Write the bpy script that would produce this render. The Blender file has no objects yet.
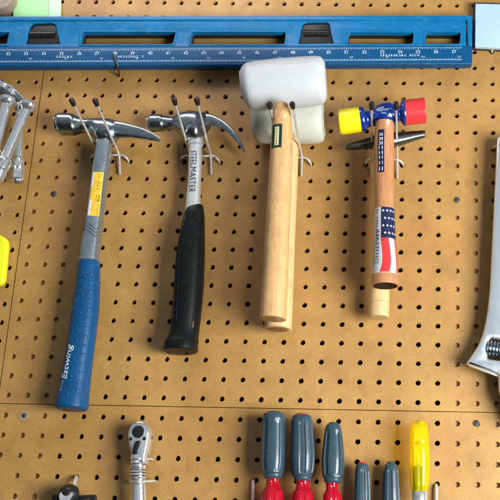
import bpy, bmesh, math, random
from mathutils import Vector, Matrix
random.seed(7)
IN = 0.0254                                    # everything is laid out in inches: X = hole column, Z = up, -Y = out of the board
scene = bpy.context.scene
COL = scene.collection
# ------------------------------------------------------------------ camera (solved from the 1 inch hole grid)
RM = Matrix(((0.99965852, -0.02080346, 0.01581341), (0.01501739, 0.95259813, 0.30386062), (-0.02138517, -0.30351938, 0.95258525)))
CC = Vector((-2.69811092, 26.96141843, -50.41416138))
F, CX, CY = 992.4792, 385.0845, 250.0
def P(u, v, d=0.0):
    """photo pixel -> board coordinates (x, y, z) in inches on the plane d inches in front of the board"""
    r = RM.transposed() @ Vector(((u-CX)/F, (v-CY)/F, 1))
    q = CC + r*((-d-CC.z)/r.z)
    return Vector((q.x, -d, -q.y))
def Q(p):
    c = RM @ (Vector((p[0], -p[2], p[1])) - CC)
    return CX+F*c.x/c.z, CY+F*c.y/c.z
cam = bpy.data.cameras.new('camera'); co = bpy.data.objects.new('camera', cam); COL.objects.link(co)
r0, r1, r2 = RM
M = Matrix(((r0[0], -r1[0], -r2[0]), (r0[2], -r1[2], -r2[2]), (-r0[1], r1[1], r2[1])))
co.matrix_world = Matrix.Translation(Vector((CC.x, CC.z, -CC.y))*IN) @ M.to_4x4()
cam.sensor_width = 36; cam.lens = F/500*36; cam.shift_x = (250-CX)/500; cam.shift_y = 0
cam.clip_start = 0.01; cam.clip_end = 100
scene.camera = co

# ------------------------------------------------------------------ materials
def lin(c):
    if isinstance(c, str):
        c = [int(c[i:i+2], 16)/255 for i in (0, 2, 4)]
        c = [x/12.92 if x <= .04045 else ((x+.055)/1.055)**2.4 for x in c]
    return (c[0], c[1], c[2], 1)
def newmat(name):
    m = bpy.data.materials.new(name); m.use_nodes = True
    nt = m.node_tree; return m, nt, nt.nodes['Principled BSDF']
def N(nt, t, **kw):
    n = nt.nodes.new(t)
    for k, v in kw.items():
        if k in n.inputs.keys(): n.inputs[k].default_value = v
        else: setattr(n, k, v)
    return n
def coords(nt, scale=(1, 1, 1), rot=(0, 0, 0)):
    tc = N(nt, 'ShaderNodeTexCoord'); mp = N(nt, 'ShaderNodeMapping')
    mp.inputs['Scale'].default_value = [s/IN for s in scale]; mp.inputs['Rotation'].default_value = rot
    nt.links.new(tc.outputs['Object'], mp.inputs['Vector']); return mp.outputs['Vector']
def noise(nt, vec, scale, detail=3, rough=.55):
    n = N(nt, 'ShaderNodeTexNoise'); n.inputs['Scale'].default_value = scale; n.inputs['Detail'].default_value = detail
    n.inputs['Roughness'].default_value = rough; nt.links.new(vec, n.inputs['Vector']); return n.outputs['Fac']
def ramp(nt, fac, stops):
    r = N(nt, 'ShaderNodeValToRGB'); e = r.color_ramp.elements
    while len(e) < len(stops): e.new(.5)
    for k, (p, c) in enumerate(stops): e[k].position = p; e[k].color = lin(c)
    nt.links.new(fac, r.inputs['Fac']); return r.outputs['Color']
def mix(nt, fac, a, b, mode='MIX'):
    m = N(nt, 'ShaderNodeMix', data_type='RGBA', blend_type=mode)
    for s, v in ((m.inputs[0], fac), (m.inputs[6], a), (m.inputs[7], b)):
        if hasattr(v, 'links'): nt.links.new(v, s)
        elif isinstance(v, (int, float)): s.default_value = v
        else: s.default_value = lin(v)
    return m.outputs[2]
def maprange(nt, fac, lo, hi, f0=.3, f1=.7):
    n = N(nt, 'ShaderNodeMapRange'); n.inputs[1].default_value = f0; n.inputs[2].default_value = f1
    n.inputs[3].default_value = lo; n.inputs[4].default_value = hi
    nt.links.new(fac, n.inputs[0]); return n.outputs[0]
def bump(nt, b, h, strength, dist=.01):
    n = N(nt, 'ShaderNodeBump'); n.inputs['Strength'].default_value = strength; n.inputs['Distance'].default_value = dist*IN
    nt.links.new(h, n.inputs['Height']); nt.links.new(n.outputs['Normal'], b.inputs['Normal'])
def pm(name, col, rough=.5, metal=0.0, var=.12, vs=2.0, grime=None, stretch=(1, 1, 1), rv=.12, bmp=.15, bs=30, coat=0, spec=.5, scuff=None):
    """paint / plastic / metal: tint variation, rough variation, fine bump, optional grime colour in blotches"""
    m, nt, b = newmat(name); v = coords(nt, stretch)
    n1 = noise(nt, v, vs, 5, .65); n2 = noise(nt, v, vs*6, 4, .6); nb = noise(nt, v, bs, 3)
    c = lin(col)[:3]
    base = ramp(nt, n1, [(.3, [x*(1-var) for x in c]), (.7, [min(1, x*(1+var)) for x in c])])
    if grime: base = mix(nt, maprange(nt, n2, 0, .55, .5, .72), base, grime)
    if scuff:
        sn = noise(nt, coords(nt, (1.2, 1, 4), (0, .6, 0)), 1.4, 6, .8); base = mix(nt, maprange(nt, sn, 0, scuff[1], .575, .64), base, scuff[0])
    nt.links.new(base, b.inputs['Base Color'])
    nt.links.new(maprange(nt, n2, max(.03, rough-rv), min(1, rough+rv)), b.inputs['Roughness'])
    b.inputs['Metallic'].default_value = metal; b.inputs['Coat Weight'].default_value = coat; b.inputs['Coat Roughness'].default_value = .12
    b.inputs['Specular IOR Level'].default_value = spec
    bump(nt, b, nb, bmp); return m
def hardboard(name, tint=1.0):
    m, nt, b = newmat(name); v = coords(nt)
    big = noise(nt, v, .22, 4, .6); mid = noise(nt, v, 1.7, 5, .7); fine = noise(nt, v, 24, 3, .7); fib = noise(nt, coords(nt, (1.5, 1.5, 22)), 1.4, 4, .7)
    c = ramp(nt, big, [(.3, (.38*tint, .212*tint, .047)), (.7, (.54*tint, .338*tint, .098))])
    c = mix(nt, maprange(nt, mid, 0, .5), c, (.38*tint, .205*tint, .06))
    c = mix(nt, maprange(nt, fine, 0, .8, .48, .66), c, (.24, .115, .035))
    c = mix(nt, maprange(nt, fine, .7, 0, .34, .46), c, (.68, .45, .22))
    c = mix(nt, maprange(nt, noise(nt, v, .7, 6, .75), 0, .6, .46, .68), c, (.27, .135, .034))
    c = mix(nt, maprange(nt, fib, 0, .35, .5, .75), c, (.30, .155, .05))
    scr = noise(nt, coords(nt, (.35, 1, 7), (0, .5, 0)), 1.3, 5, .7); scr2 = noise(nt, coords(nt, (6, 1, .3), (0, .2, 0)), 1.1, 5, .7)
    gate = noise(nt, v, .35, 2)
    c = mix(nt, mix(nt, maprange(nt, gate, 0, 1, .45, .6), (0, 0, 0), maprange(nt, scr, 0, .45, .61, .66)), c, (.60, .42, .20))
    c = mix(nt, mix(nt, maprange(nt, gate, 1, 0, .42, .56), (0, 0, 0), maprange(nt, scr2, 0, .45, .61, .67)), c, (.20, .10, .03))
    c = mix(nt, maprange(nt, noise(nt, v, .12, 5, .7), 0, .42, .5, .68), c, (.28, .15, .045))
    nt.links.new(c, b.inputs['Base Color'])
    nt.links.new(maprange(nt, mid, .36, .5), b.inputs['Roughness'])
    bump(nt, b, fine, .12, .012); return m
def wood(name, light, dark, rough=.5, grain=9, coat=.0, spec=.45):
    m, nt, b = newmat(name); b.inputs['Specular IOR Level'].default_value = spec
    v = coords(nt, (1, 1, .07)); n = noise(nt, v, grain, 6, .7); n2 = noise(nt, coords(nt, (1, 1, .22)), 1.2, 3); n3 = noise(nt, coords(nt, (1, 1, .04)), 38, 2)
    c = ramp(nt, n, [(.32, dark), (.55, light), (.75, light)])
    c = mix(nt, maprange(nt, n2, 0, .6), c, dark)
    c = mix(nt, maprange(nt, noise(nt, coords(nt, (1, 1, .5)), 2.6, 5, .75), 0, .5, .55, .75), c, [x*.55 for x in lin(dark)[:3]])
    c = mix(nt, maprange(nt, n3, 0, .35, .55, .75), c, [x*.42 for x in lin(dark)[:3]])
    c = mix(nt, maprange(nt, noise(nt, coords(nt, (1, 1, .8)), .9, 6, .8), 0, .38, .5, .68), c, [x*.4 for x in lin(dark)[:3]])
    c = mix(nt, maprange(nt, noise(nt, coords(nt, (9, 9, .6)), 1.0, 3), 0, .5, .68, .74), c, [x*.3 for x in lin(dark)[:3]])
    nt.links.new(c, b.inputs['Base Color']); nt.links.new(maprange(nt, n2, rough-.1, rough+.15), b.inputs['Roughness']); b.inputs['Coat Weight'].default_value = coat
    bump(nt, b, n, .16, .025); return m
def clear(name, tint, solid, amount=.45, rough=.08):
    """clear coloured plastic: light passes tinted (so its shade on the board is coloured), part scatters, surface gloss"""
    m, nt, b = newmat(name)
    b.inputs['Base Color'].default_value = lin(solid); b.inputs['Roughness'].default_value = rough; b.inputs['Coat Weight'].default_value = .6
    tr = N(nt, 'ShaderNodeBsdfTransparent'); tr.inputs['Color'].default_value = lin(tint)
    mx = N(nt, 'ShaderNodeMixShader'); mx.inputs[0].default_value = amount
    nt.links.new(tr.outputs[0], mx.inputs[1]); nt.links.new(b.outputs[0], mx.inputs[2])
    nt.links.new(mx.outputs[0], nt.nodes['Material Output'].inputs['Surface']); return m

MT = dict(
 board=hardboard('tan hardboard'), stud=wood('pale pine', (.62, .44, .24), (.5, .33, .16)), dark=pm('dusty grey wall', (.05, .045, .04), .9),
 blue=pm('blue level paint', (.0, .145, .36), .34, 0, .15, 1.2, (.0, .18, .40), bmp=.06, spec=.35, scuff=((.10, .24, .38), .5)),
 bluedk=pm('darker blue scale paint', (.0, .065, .19), .42, 0, .2, 2.5, (.0, .12, .28), bmp=.06, spec=.3),
 ink=pm('white scale ink', (.55, .70, .80), .6), black=pm('black plastic', (.008, .009, .01), .38, bmp=.1),
 vial=pm('dark vial housing', (.006, .007, .010), .4, 0, .4, 6, (.02, .02, .022), bmp=.05),
 chrome=pm('polished chrome', (.84, .90, .94), .17, .88, .05, 2, (.68, .74, .78), rv=.07, bmp=.08),
 satin=pm('satin steel', (.76, .83, .88), .35, .75, .06, 2, (.60, .66, .70), bmp=.06),
 forged=pm('forged grey steel', (.30, .36, .40), .25, 1, .3, 4, (.11, .13, .145), bmp=.5, bs=5, scuff=((.10, .075, .055), .6)),
 darksteel=pm('dark ground steel', (.14, .155, .16), .34, 1, .3, 5, (.06, .06, .06), stretch=(.3, 1, 1), bmp=.2),
 pale_steel=pm('bright brushed steel', (.80, .86, .90), .36, .7, .05, 2, (.66, .72, .76), bmp=.03),
 shaft=pm('grey blue steel shaft', (.36, .44, .50), .3, .8, .15, 3, (.24, .29, .33), bmp=.05),
 zinc=pm('zinc plated wire', (.78, .80, .80), .28, .68, .03, 1, None, rv=.03, bmp=0),
 tip=pm('black rubber tip', (.006, .006, .007), .45), bluegrip=pm('blue rubber grip', (.0, .065, .19), .4, 0, .15, 2, (.0, .09, .235), bmp=.08, bs=40, spec=.4, scuff=((.07, .15, .23), .55)),
 blackgrip=pm('black rubber grip', (.0035, .006, .007), .42, 0, .3, 2, (.007, .010, .011), bmp=.1, bs=45, spec=.2, scuff=((.03, .04, .042), .6)),
 rubber=pm('white mallet rubber', (.52, .58, .62), .5, 0, .04, .7, (.48, .53, .56), stretch=(.6, 1, 1), bmp=.06, bs=9),
 rubber2=pm('ivory mallet rubber', (.52, .56, .50), .55, 0, .06, .9, (.46, .49, .44), stretch=(.6, 1, 1), bmp=.06, bs=9),
 pale=wood('pale ash', (.66, .44, .20), (.52, .31, .125), .45), pale2=wood('cream ash', (.72, .53, .27), (.6, .4, .18), .45),
 redwood=wood('reddish hickory', (.52, .26, .12), (.38, .16, .065), .4, 10, .3), endgrain=wood('dark end grain', (.035, .011, .006), (.015, .005, .003), .7, 20, 0, .08),
 cream=wood('cream birch', (.68, .52, .26), (.56, .4, .18), .5),
 sticker_y=pm('yellow sticker', (.80, .55, .03), .4, 0, .12, 3, (.72, .5, .25)), sticker_w=pm('white sticker', (.78, .79, .78), .4, 0, .05),
 print_b=pm('black print', (.012, .013, .016), .5), print_red=pm('red print', (.62, .03, .03), .45), navy=pm('navy print', (.008, .012, .06), .4, 0, .2),
 green_l=pm('dark green label', (.012, .035, .022), .4), cream_p=pm('cream print', (.72, .70, .40), .5),
 yellow=pm('yellow plastic face', (.80, .70, .008), .32, 0, .06, 2, (.7, .5, .01), bmp=.08, coat=.2), red=pm('red plastic face', (.66, .035, .04), .32, 0, .1, 2, (.5, .02, .03), bmp=.08, coat=.2),
 cobalt=pm('glossy cobalt paint', (.004, .028, .22), .2, 0, .2, 2, None, bmp=.05, coat=.6),
 lime=pm('bright yellow green plastic', (.80, .86, .015), .4, 0, .05), wrench=pm('satin chrome wrench', (.80, .88, .94), .27, .86, .06, .8, (.66, .74, .80), stretch=(1, 1, .15), rv=.06, bmp=.02),
 slate=pm('slate blue rubber grip', (.024, .058, .085), .36, 0, .12, 2, (.034, .072, .10), bmp=.06, bs=35, coat=.12, scuff=((.075, .11, .13), .6)),
 crimson=clear('clear red plastic', (.9, .06, .10), (.48, .004, .022), .72), amber=clear('clear yellow plastic', (1, .86, .015), (.92, .85, .008), .31, .08),
 palebox=pm('pale blue painted metal', (.42, .60, .74), .4, 0, .04, .8, (.36, .52, .64), bmp=.05), edge=pm('dark blue-grey rim shade and line', (.03, .035, .045), .5),
 mint=pm('mint green card', (.36, .76, .36), .6, 0, .04, 1), mint2=pm('pale mint card', (.52, .86, .56), .6, 0, .04, 1), tape=pm('brown-grey tape', (.30, .22, .19), .5, 0, .2, 2), tape2=pm('grey tape core', (.45, .42, .40), .6),
 washer=pm('dull washer', (.42, .34, .22), .5, .3), screw=pm('dull grey screw', (.06, .06, .055), .6, .3),
 sticker_g=pm('greyed white sticker', (.50, .54, .57), .35, 0, .1, 3, (.40, .44, .47)),
 sawn=wood('sawn ash end', (.42, .26, .11), (.26, .14, .055), .7, 22, 0, .15),
 print_o=pm('brown orange print', (.30, .09, .015), .5),
 smoke=pm('dark slot', (.01, .012, .015), .5),
)
# ------------------------------------------------------------------ mesh building
class MB:
    def __init__(s): s.v = []; s.f = []; s.m = []
    def add(s, vs, fs, mi=0):
        o = len(s.v); s.v += [tuple(v) for v in vs]; s.f += [tuple(o+i for i in f) for f in fs]; s.m += [mi]*len(fs)
    def rings(s, rs, cap0=True, cap1=True, mi=0):
        n = len(rs[0]); vs = [p for r in rs for p in r]; fs = []
        for i in range(len(rs)-1):
            for j in range(n):
                k = (j+1) % n; fs.append((i*n+j, i*n+k, (i+1)*n+k, (i+1)*n+j))
        if cap0: fs.append(tuple(range(n))[::-1])
        if cap1: fs.append(tuple((len(rs)-1)*n+j for j in range(n)))
        s.add(vs, fs, mi)
    def tube(s, pts, r, n=12, rad=0, caps=True):
        pts = [Vector(p) for p in pts]
        if rad:                                              # round the bends
            out = [pts[0]]
            for a, b, c in zip(pts, pts[1:], pts[2:]):
                ra = min(rad, (a-b).length*.48, (c-b).length*.48); p0 = b+(a-b).normalized()*ra; p1 = b+(c-b).normalized()*ra
                for k in range(7):
                    t = k/6; out.append((1-t)**2*p0+2*t*(1-t)*b+t*t*p1)
            pts = out+[pts[-1]]
        t = (pts[1]-pts[0]).normalized(); u = t.orthogonal().normalized(); rs = []
        for i, p in enumerate(pts):
            a = pts[max(0, i-1)]; b = pts[min(len(pts)-1, i+1)]; tt = (b-a).normalized()
            u = (u-tt*u.dot(tt)).normalized(); w = tt.cross(u); rr = r[i] if isinstance(r, (list, tuple)) else r
            rs.append([p+(u*math.cos(2*math.pi*j/n)+w*math.sin(2*math.pi*j/n))*rr for j in range(n)])
        s.rings(rs, caps, caps)
    def box(s, a, b, mi=0):
        x0, y0, z0 = a; x1, y1, z1 = b
        s.add([(x0, y0, z0), (x1, y0, z0), (x1, y1, z0), (x0, y1, z0), (x0, y0, z1), (x1, y0, z1), (x1, y1, z1), (x0, y1, z1)],
              [(0, 1, 2, 3), (4, 5, 6, 7), (0, 1, 5, 4), (1, 2, 6, 5), (2, 3, 7, 6), (3, 0, 4, 7)], mi)
    def lathe(s, c, ax, prof, n=32, mi=0, e=2):
        """prof: (distance along ax, radius)"""
        c = Vector(c); ax = Vector(ax).normalized(); u = Vector((0, -1, 0)); u = (u-ax*u.dot(ax))
        u = u.normalized() if u.length > .1 else Vector((0, 0, 1)); w = ax.cross(u)
        s.rings([[c+ax*a+(u*math.cos(2*math.pi*j/n)+w*math.sin(2*math.pi*j/n))*max(r, 1e-4) for j in range(n)] for a, r in prof], True, True, mi)
    def curve(s, cu, fn, mi=0):
        o = bpy.data.objects.new('tmp', cu); COL.objects.link(o); bpy.context.view_layer.update()
        me = bpy.data.meshes.new_from_object(o.evaluated_get(bpy.context.evaluated_depsgraph_get()))
        s.add([fn(v.co) for v in me.vertices], [tuple(p.vertices) for p in me.polygons], mi)
        bpy.data.objects.remove(o); bpy.data.curves.remove(cu); bpy.data.meshes.remove(me)
    def plate(s, loops, d0, d1, bev=.03, mi=0, rnd=0):
        """outlines (first the outside, then holes) as lists of photo pixels taken on the front plane d1, back plane d0"""
        cu = bpy.data.curves.new('tmp', 'CURVE'); cu.dimensions = '2D'; cu.fill_mode = 'BOTH'
        for lp in loops:
            pts = [P(q[0], q[1], d1) for q in lp]
            rr = [(q[2] if len(q) > 2 else rnd) for q in lp]
            out = []
            for i, b in enumerate(pts):
                a = pts[i-1]; c = pts[(i+1) % len(pts)]
                if rr[i] <= 0: out.append(b); continue
                ra = min(rr[i], (a-b).length*.48, (c-b).length*.48); p0 = b+(a-b).normalized()*ra; p1 = b+(c-b).normalized()*ra
                out += [(1-t/5)**2*p0+2*(t/5)*(1-t/5)*b+(t/5)**2*p1 for t in range(6)]
            sp = cu.splines.new('POLY'); sp.points.add(len(out)-1); sp.use_cyclic_u = True
            for k, p in enumerate(out): sp.points[k].co = (p.x, p.z, 0, 1)
        cu.extrude = (d1-d0)/2-bev; cu.bevel_depth = bev; cu.bevel_resolution = 2; cu.offset = -bev
        mid = -(d0+d1)/2
        s.curve(cu, lambda v: (v.x, mid-v.z, v.y), mi)
    def text(s, body, fn, size=.2, mi=0, extrude=.004, align='CENTER', spacing=1.0, shear=0, bold=0):
        cu = bpy.data.curves.new('tmp', 'FONT'); cu.body = body; cu.size = size; cu.align_x = align; cu.align_y = 'CENTER'
        cu.extrude = extrude; cu.space_character = spacing; cu.shear = shear; cu.resolution_u = 3; cu.offset = bold
        s.curve(cu, fn, mi)
    def build(s, name, mat, parent=None, loc=None, ang=35):
        mats = mat if isinstance(mat, list) else [mat]
        o0 = Vector(loc) if loc is not None else (Vector(parent['_o']) if parent is not None else Vector((0, 0, 0)))
        me = bpy.data.meshes.new(name)
        me.from_pydata([tuple((Vector(v)-o0)*IN) for v in s.v], [], s.f)
        for m in mats: me.materials.append(MT[m])
        bm = bmesh.new(); bm.from_mesh(me); 
        for i, f in enumerate(bm.faces): f.material_index = s.m[i]; f.smooth = True
        bmesh.ops.remove_doubles(bm, verts=bm.verts, dist=1e-7)
        bmesh.ops.recalc_face_normals(bm, faces=bm.faces); bm.to_mesh(me); bm.free()
        me.set_sharp_from_angle(angle=math.radians(ang))
        o = bpy.data.objects.new(name, me); COL.objects.link(o); o['_o'] = tuple(o0)
        if parent is not None: o.parent = parent
        else: o.location = o0*IN
        return o
def tag(o, label, cat, group=None):
    o['label'] = label; o['category'] = cat
    if group: o['group'] = group
    return o
def thing(name, label, cat, loc, group=None):
    o = bpy.data.objects.new(name, None); COL.objects.link(o); o.empty_display_size = .01
    o.location = Vector(loc)*IN; o['_o'] = tuple(loc); return tag(o, label, cat, group)
def struct(o): o['kind'] = 'structure'; return o

def catmull(keys, m):
    """smooth interpolation of tuples of numbers, m steps per span"""
    out = []
    for i in range(len(keys)-1):
        a = keys[max(0, i-1)]; b = keys[i]; c = keys[i+1]; d = keys[min(len(keys)-1, i+2)]
        for k in range(m):
            t = k/m; row = []
            for p, q, r, z in zip(a, b, c, d):
                m0 = (r-p)/2; m1 = (z-q)/2
                if (r-q)*(q-p) <= 0: m0 = 0
                if (z-r)*(r-q) <= 0: m1 = 0
                row.append((2*t**3-3*t*t+1)*q+(t**3-2*t*t+t)*m0+(-2*t**3+3*t*t)*r+(t**3-t*t)*m1)
            out.append(tuple(row))
    return out+[tuple(keys[-1])]
class Loft:
    """a swept body: each key is the silhouette (x1,y1)-(x2,y2) in photo pixels at depth d, depth ratio, superellipse exponent"""
    def __init__(s, keys, k=.96, dr=1.0, e=2.0, m=6, n=36, smooth=True):
        K = []
        for q in keys:
            q = list(q)+[dr, e][len(q)-5:] if len(q) < 7 else list(q)
            a = P(q[0], q[1], q[4]); b = P(q[2], q[3], q[4])
            K.append((*((a+b)/2), *((b-a)/2*k), q[5], q[6]))
        s.k = catmull(K, m) if smooth else K; s.n = n
    def at(s, f):
        f = max(0, min(1, f))*(len(s.k)-1); i = min(int(f), len(s.k)-2); t = f-i
        return [a*(1-t)+b*t for a, b in zip(s.k[i], s.k[i+1])]
    def pt(s, f, ang, off=0, sc=1.0):
        q = s.at(f); c = Vector(q[:3]); u = Vector(q[3:6]); L = u.length; uu = u/L if L > 1e-9 else Vector((1, 0, 0)); e = 2/q[7]
        sx = math.copysign(abs(math.sin(ang))**e, math.sin(ang)); cy = math.copysign(abs(math.cos(ang))**e, math.cos(ang))
        return c+uu*sx*(L*sc+off)+Vector((0, -1, 0))*cy*(L*q[6]*sc+off)
    def f_row(s, v):
        best = min(range(len(s.k)*8+1), key=lambda i: abs(Q(s.at(i/(len(s.k)*8))[:3])[1]-v)); return best/(len(s.k)*8)
    def f_col(s, u):
        best = min(range(len(s.k)*8+1), key=lambda i: abs(Q(s.at(i/(len(s.k)*8))[:3])[0]-u)); return best/(len(s.k)*8)
    def mesh(s, mb, r0=0.0, r1=0.0, mi=0):
        """r0, r1: rounding of the two ends in inches"""
        def ring(f, sc=1.0, shift=Vector((0, 0, 0))): return [s.pt(f, 2*math.pi*j/s.n, 0, sc)+shift for j in range(s.n)]
        N_ = len(s.k); rs = []
        def cap(f, r, sign):
            q = s.at(f); L = Vector(q[3:6]).length; t = (Vector(s.at(1)[:3])-Vector(s.at(0)[:3]))
            t = (Vector(s.at(min(1, f+.02))[:3])-Vector(s.at(max(0, f-.02))[:3])).normalized()*sign
            return [ring(f, (L-r*(1-math.cos(a)))/L, t*r*math.sin(a)) for a in [math.pi/2*k/5 for k in range(1, 6)]]
        if r0: rs += cap(0, r0, -1)[::-1]
        rs += [ring(i/(N_-1)) for i in range(N_)]
        if r1: rs += cap(1, r1, 1)
        mb.rings(rs, mi=mi); return s
    def patch(s, mb, f0, f1, a0, a1, off=.008, nf=14, na=12, mi=0):
        vs = [s.pt(f0+(f1-f0)*i/nf, a0+(a1-a0)*j/na, off) for i in range(nf+1) for j in range(na+1)]
        w = na+1
        mb.add(vs, [(i*w+j, i*w+j+1, (i+1)*w+j+1, (i+1)*w+j) for i in range(nf) for j in range(na)], mi)
    def length(s): return (Vector(s.at(1)[:3])-Vector(s.at(0)[:3])).length
    def wrap(s, f0, a0, off=.014, flip=1):
        """map text (x along the body, y round it) onto the surface at f0, angle a0"""
        L = s.length()
        def fn(v):
            q = s.at(f0); r = Vector(q[3:6]).length
            return s.pt(f0+flip*v.x/L, a0+flip*v.y/r, off+v.z)
        return fn
def bars(mb, fn, w, h, n, mi=0):
    """tiny unreadable lettering: n glyph-like strokes over a width w and height h"""
    x = -w/2; st = w/n
    for i in range(n):
        if n > 5 and random.random() < .1: continue
        g = random.choice('abcdefa'); x0 = x+i*st+st*.08; x1 = x+(i+1)*st-st*random.uniform(.12, .3); t = (x1-x0)*.27
        R = []
        if g in 'abe': R.append((x0, x0+t, -h/2, h/2))
        if g in 'ad': R.append((x1-t, x1, -h/2, h/2))
        if g in 'bcdf': R.append((x0, x1, -h/2, -h/2+h*.17))
        if g in 'abcf': R.append((x0, x1, h/2-h*.17, h/2))
        if g in 'cef': R.append(((x0+x1-t)/2, (x0+x1+t)/2, -h/2, h/2))
        if g in 'ad': R.append((x0, x1, -h*.09, h*.09))
        for a, b, c, d in R: mb.add([fn(Vector((p, q, 0))) for p, q in ((a, c), (b, c), (b, d), (a, d))], [(0, 1, 2, 3)], mi)

# ------------------------------------------------------------------ the setting: pegboard sheets, studs, wall behind
TH = .25
def pegboard(name, label, x0, x1, z0, z1, ox=0.0, oz=0.0, skip=()):
    mb = MB(); R = .128; n = 16
    c0 = math.ceil(x0-ox); c1 = math.floor(x1-ox); k0 = math.ceil(z0-oz); k1 = math.floor(z1-oz)
    xs = [x0]+[c+.5+ox for c in range(c0, c1)]+[x1]; zs = [z0]+[k+.5+oz for k in range(k0, k1)]+[z1]
    for i, c in enumerate(range(c0, c1+1)):
        for j, k in enumerate(range(k0, k1+1)):
            a, b, e, f = xs[i], xs[i+1], zs[j], zs[j+1]; cx, cz = c+ox, k+oz
            sq = []; ci = []
            for q in range(n):
                t = 2*math.pi*(q+.5)/n; dx, dz = math.cos(t), math.sin(t)
                ci.append((dx, dz)); m = max(abs(dx), abs(dz)); ux, uz = dx/m, dz/m
                sq.append((cx+(ux*(b-cx) if ux > 0 else ux*(cx-a)), cz+(uz*(f-cz) if uz > 0 else uz*(cz-e))))
            # the square's corners are needed so neighbours meet: snap the four diagonal-most samples
            for q in range(n):
                dx, dz = ci[q]
            r = R*random.uniform(.96, 1.05); jit = [random.uniform(.95, 1.04) for _ in ci]
            V = []; 
            for q in range(n): V.append((sq[q][0], 0, sq[q][1]))
            for rr, y in ((r*1.14, 0), (r, .025), (r, TH)):
                V += [(cx+rr*p[0]*w_, y, cz+rr*p[1]*w_) for p, w_ in zip(ci, jit)]
            V += [(a, 0, e), (b, 0, e), (b, 0, f), (a, 0, f)]
            Fc = []
            for L in range(3):
                for q in range(n):
                    p = (q+1) % n; Fc.append((L*n+q, L*n+p, (L+1)*n+p, (L+1)*n+q))
            o = 4*n
            for q, cr in ((1, o+2), (5, o+3), (9, o), (13, o+1)): Fc.append((q, cr, q+1))
            mb.add(V, Fc)
    # rim of the sheet and its back skirt
    for (p, q) in (((x0, z0), (x1, z0)), ((x1, z0), (x1, z1)), ((x1, z1), (x0, z1)), ((x0, z1), (x0, z0))):
        mb.add([(p[0], 0, p[1]), (q[0], 0, q[1]), (q[0], TH, q[1]), (p[0], TH, p[1])], [(0, 1, 2, 3)])
    o = mb.build(name, 'board', ang=25); return tag(o, label, 'pegboard')
pegboard('pegboard_sheet', 'large tan pegboard sheet that holds the hammers, mallets and blue level', -23.45, 8.47, -19.42, 8.5)
pegboard('pegboard_sheet', 'narrow strip of tan pegboard left of the vertical seam, behind the chrome bars', -34.5, -23.505, -19.42, 8.5, .12, -.2)
pegboard('pegboard_sheet', 'lower tan pegboard sheet below the horizontal seam, behind the screwdrivers', -34.5, 8.47, -34.5, -19.46, 0, -.03)
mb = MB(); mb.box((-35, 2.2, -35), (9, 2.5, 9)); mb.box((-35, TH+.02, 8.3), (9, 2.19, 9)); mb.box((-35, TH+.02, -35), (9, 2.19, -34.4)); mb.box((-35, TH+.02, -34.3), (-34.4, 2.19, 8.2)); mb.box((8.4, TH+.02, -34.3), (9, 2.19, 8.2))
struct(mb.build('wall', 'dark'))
for x0, x1, z1 in ((-23.45, -20.6, -3.5), (-.4, 2.6, -4.4)):
    mb = MB(); mb.box((x0, TH+.01, -34.3), (x1, 1.75, z1)); struct(mb.build('wall_stud', 'stud'))
# screws driven through four of the holes
for c, k, lab, ring in ((-22.02, -20.04, 'round head screw with washer just under the horizontal seam, at the lower left', 1), (-21.98, -7.97, 'dark grey screw head filling a hole left of the blue hammer shaft', 0),
                  (0, -8, 'dark grey screw head filling a hole in the column left of the adjustable wrench', 0), (.96, -20.0, 'dark grey screw head under the jaw of the adjustable wrench', 0)):
    t = thing('screw', lab, 'screw', (c, 0, k), 'screws fixing the pegboard')
    r = .13 if ring else .165
    if ring:
        mb = MB(); mb.lathe((c, 0, k), (0, -1, 0), [(.003, .25), (.02, .245), (.024, .14)], 24); mb.build('washer', 'washer', t)
    mb = MB(); mb.lathe((c, -.022, k), (0, -1, 0), [(-.02, r*.9), (0, r), (.02, r*.9), (.04, r*.6), (.046, r*.2)], 24); h = mb.build('screw_head', 'screw', t)
    mb = MB()
    for a in (0.5, 2.07):
        mb.lathe((c-.07*math.cos(a), -.07, k-.07*math.sin(a)), (math.cos(a), 0, math.sin(a)), [(0, .012), (.14, .012)], 6)
    mb.build('cross_slot', 'print_b', h)

# ------------------------------------------------------------------ the blue level along the top
t = thing('spirit_level', 'long blue box level with white inch scale and two dark vial windows along the top', 'level', P(235, 45, .7))
D1 = 1.0
def ly(x, y): return y-.0048*x                       # the level sits a hair out of true
def L_(pts): return [(q[0], ly(q[0], q[1]), *q[2:]) for q in pts]
mb = MB()
wins = [[(-60, 32), (9.5, 32), (7, 44.5), (-60, 44.5)], [(82, 32), (176, 32.5), (173, 45), (80, 44.8)],
        [(191.5, 32.6), (286, 33), (285, 45.5), (189, 45.2)], [(349, 33.5), (414, 34), (413, 45.8), (347, 45.6)], [(426, 33.8), (461, 34), (460, 46), (424.5, 45.9)]]
vials = [[(31, 23.5, .25), (55, 23, .25), (60, 44.3), (25.5, 44.3)], [(303, 24, .25), (329, 23.4, .25), (333.5, 45), (298.5, 45)]]
mb.plate([L_([(-60, 19.5), (466, 19.8), (466, 48), (-60, 48)])]+[L_([(*q[:2], .12) for q in w]) for w in wins]+[L_(w) for w in vials], .5, D1-.09, .035)
mb.build('web', 'blue', t)
mb = MB(); mb.plate([L_([(-60, 16), (472.2, 17.6), (472.2, 47.9), (468, 47.9), (467, 22), (-60, 20.5)])], .45, D1-.02, .05); mb.build('top_rail', 'blue', t)
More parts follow.
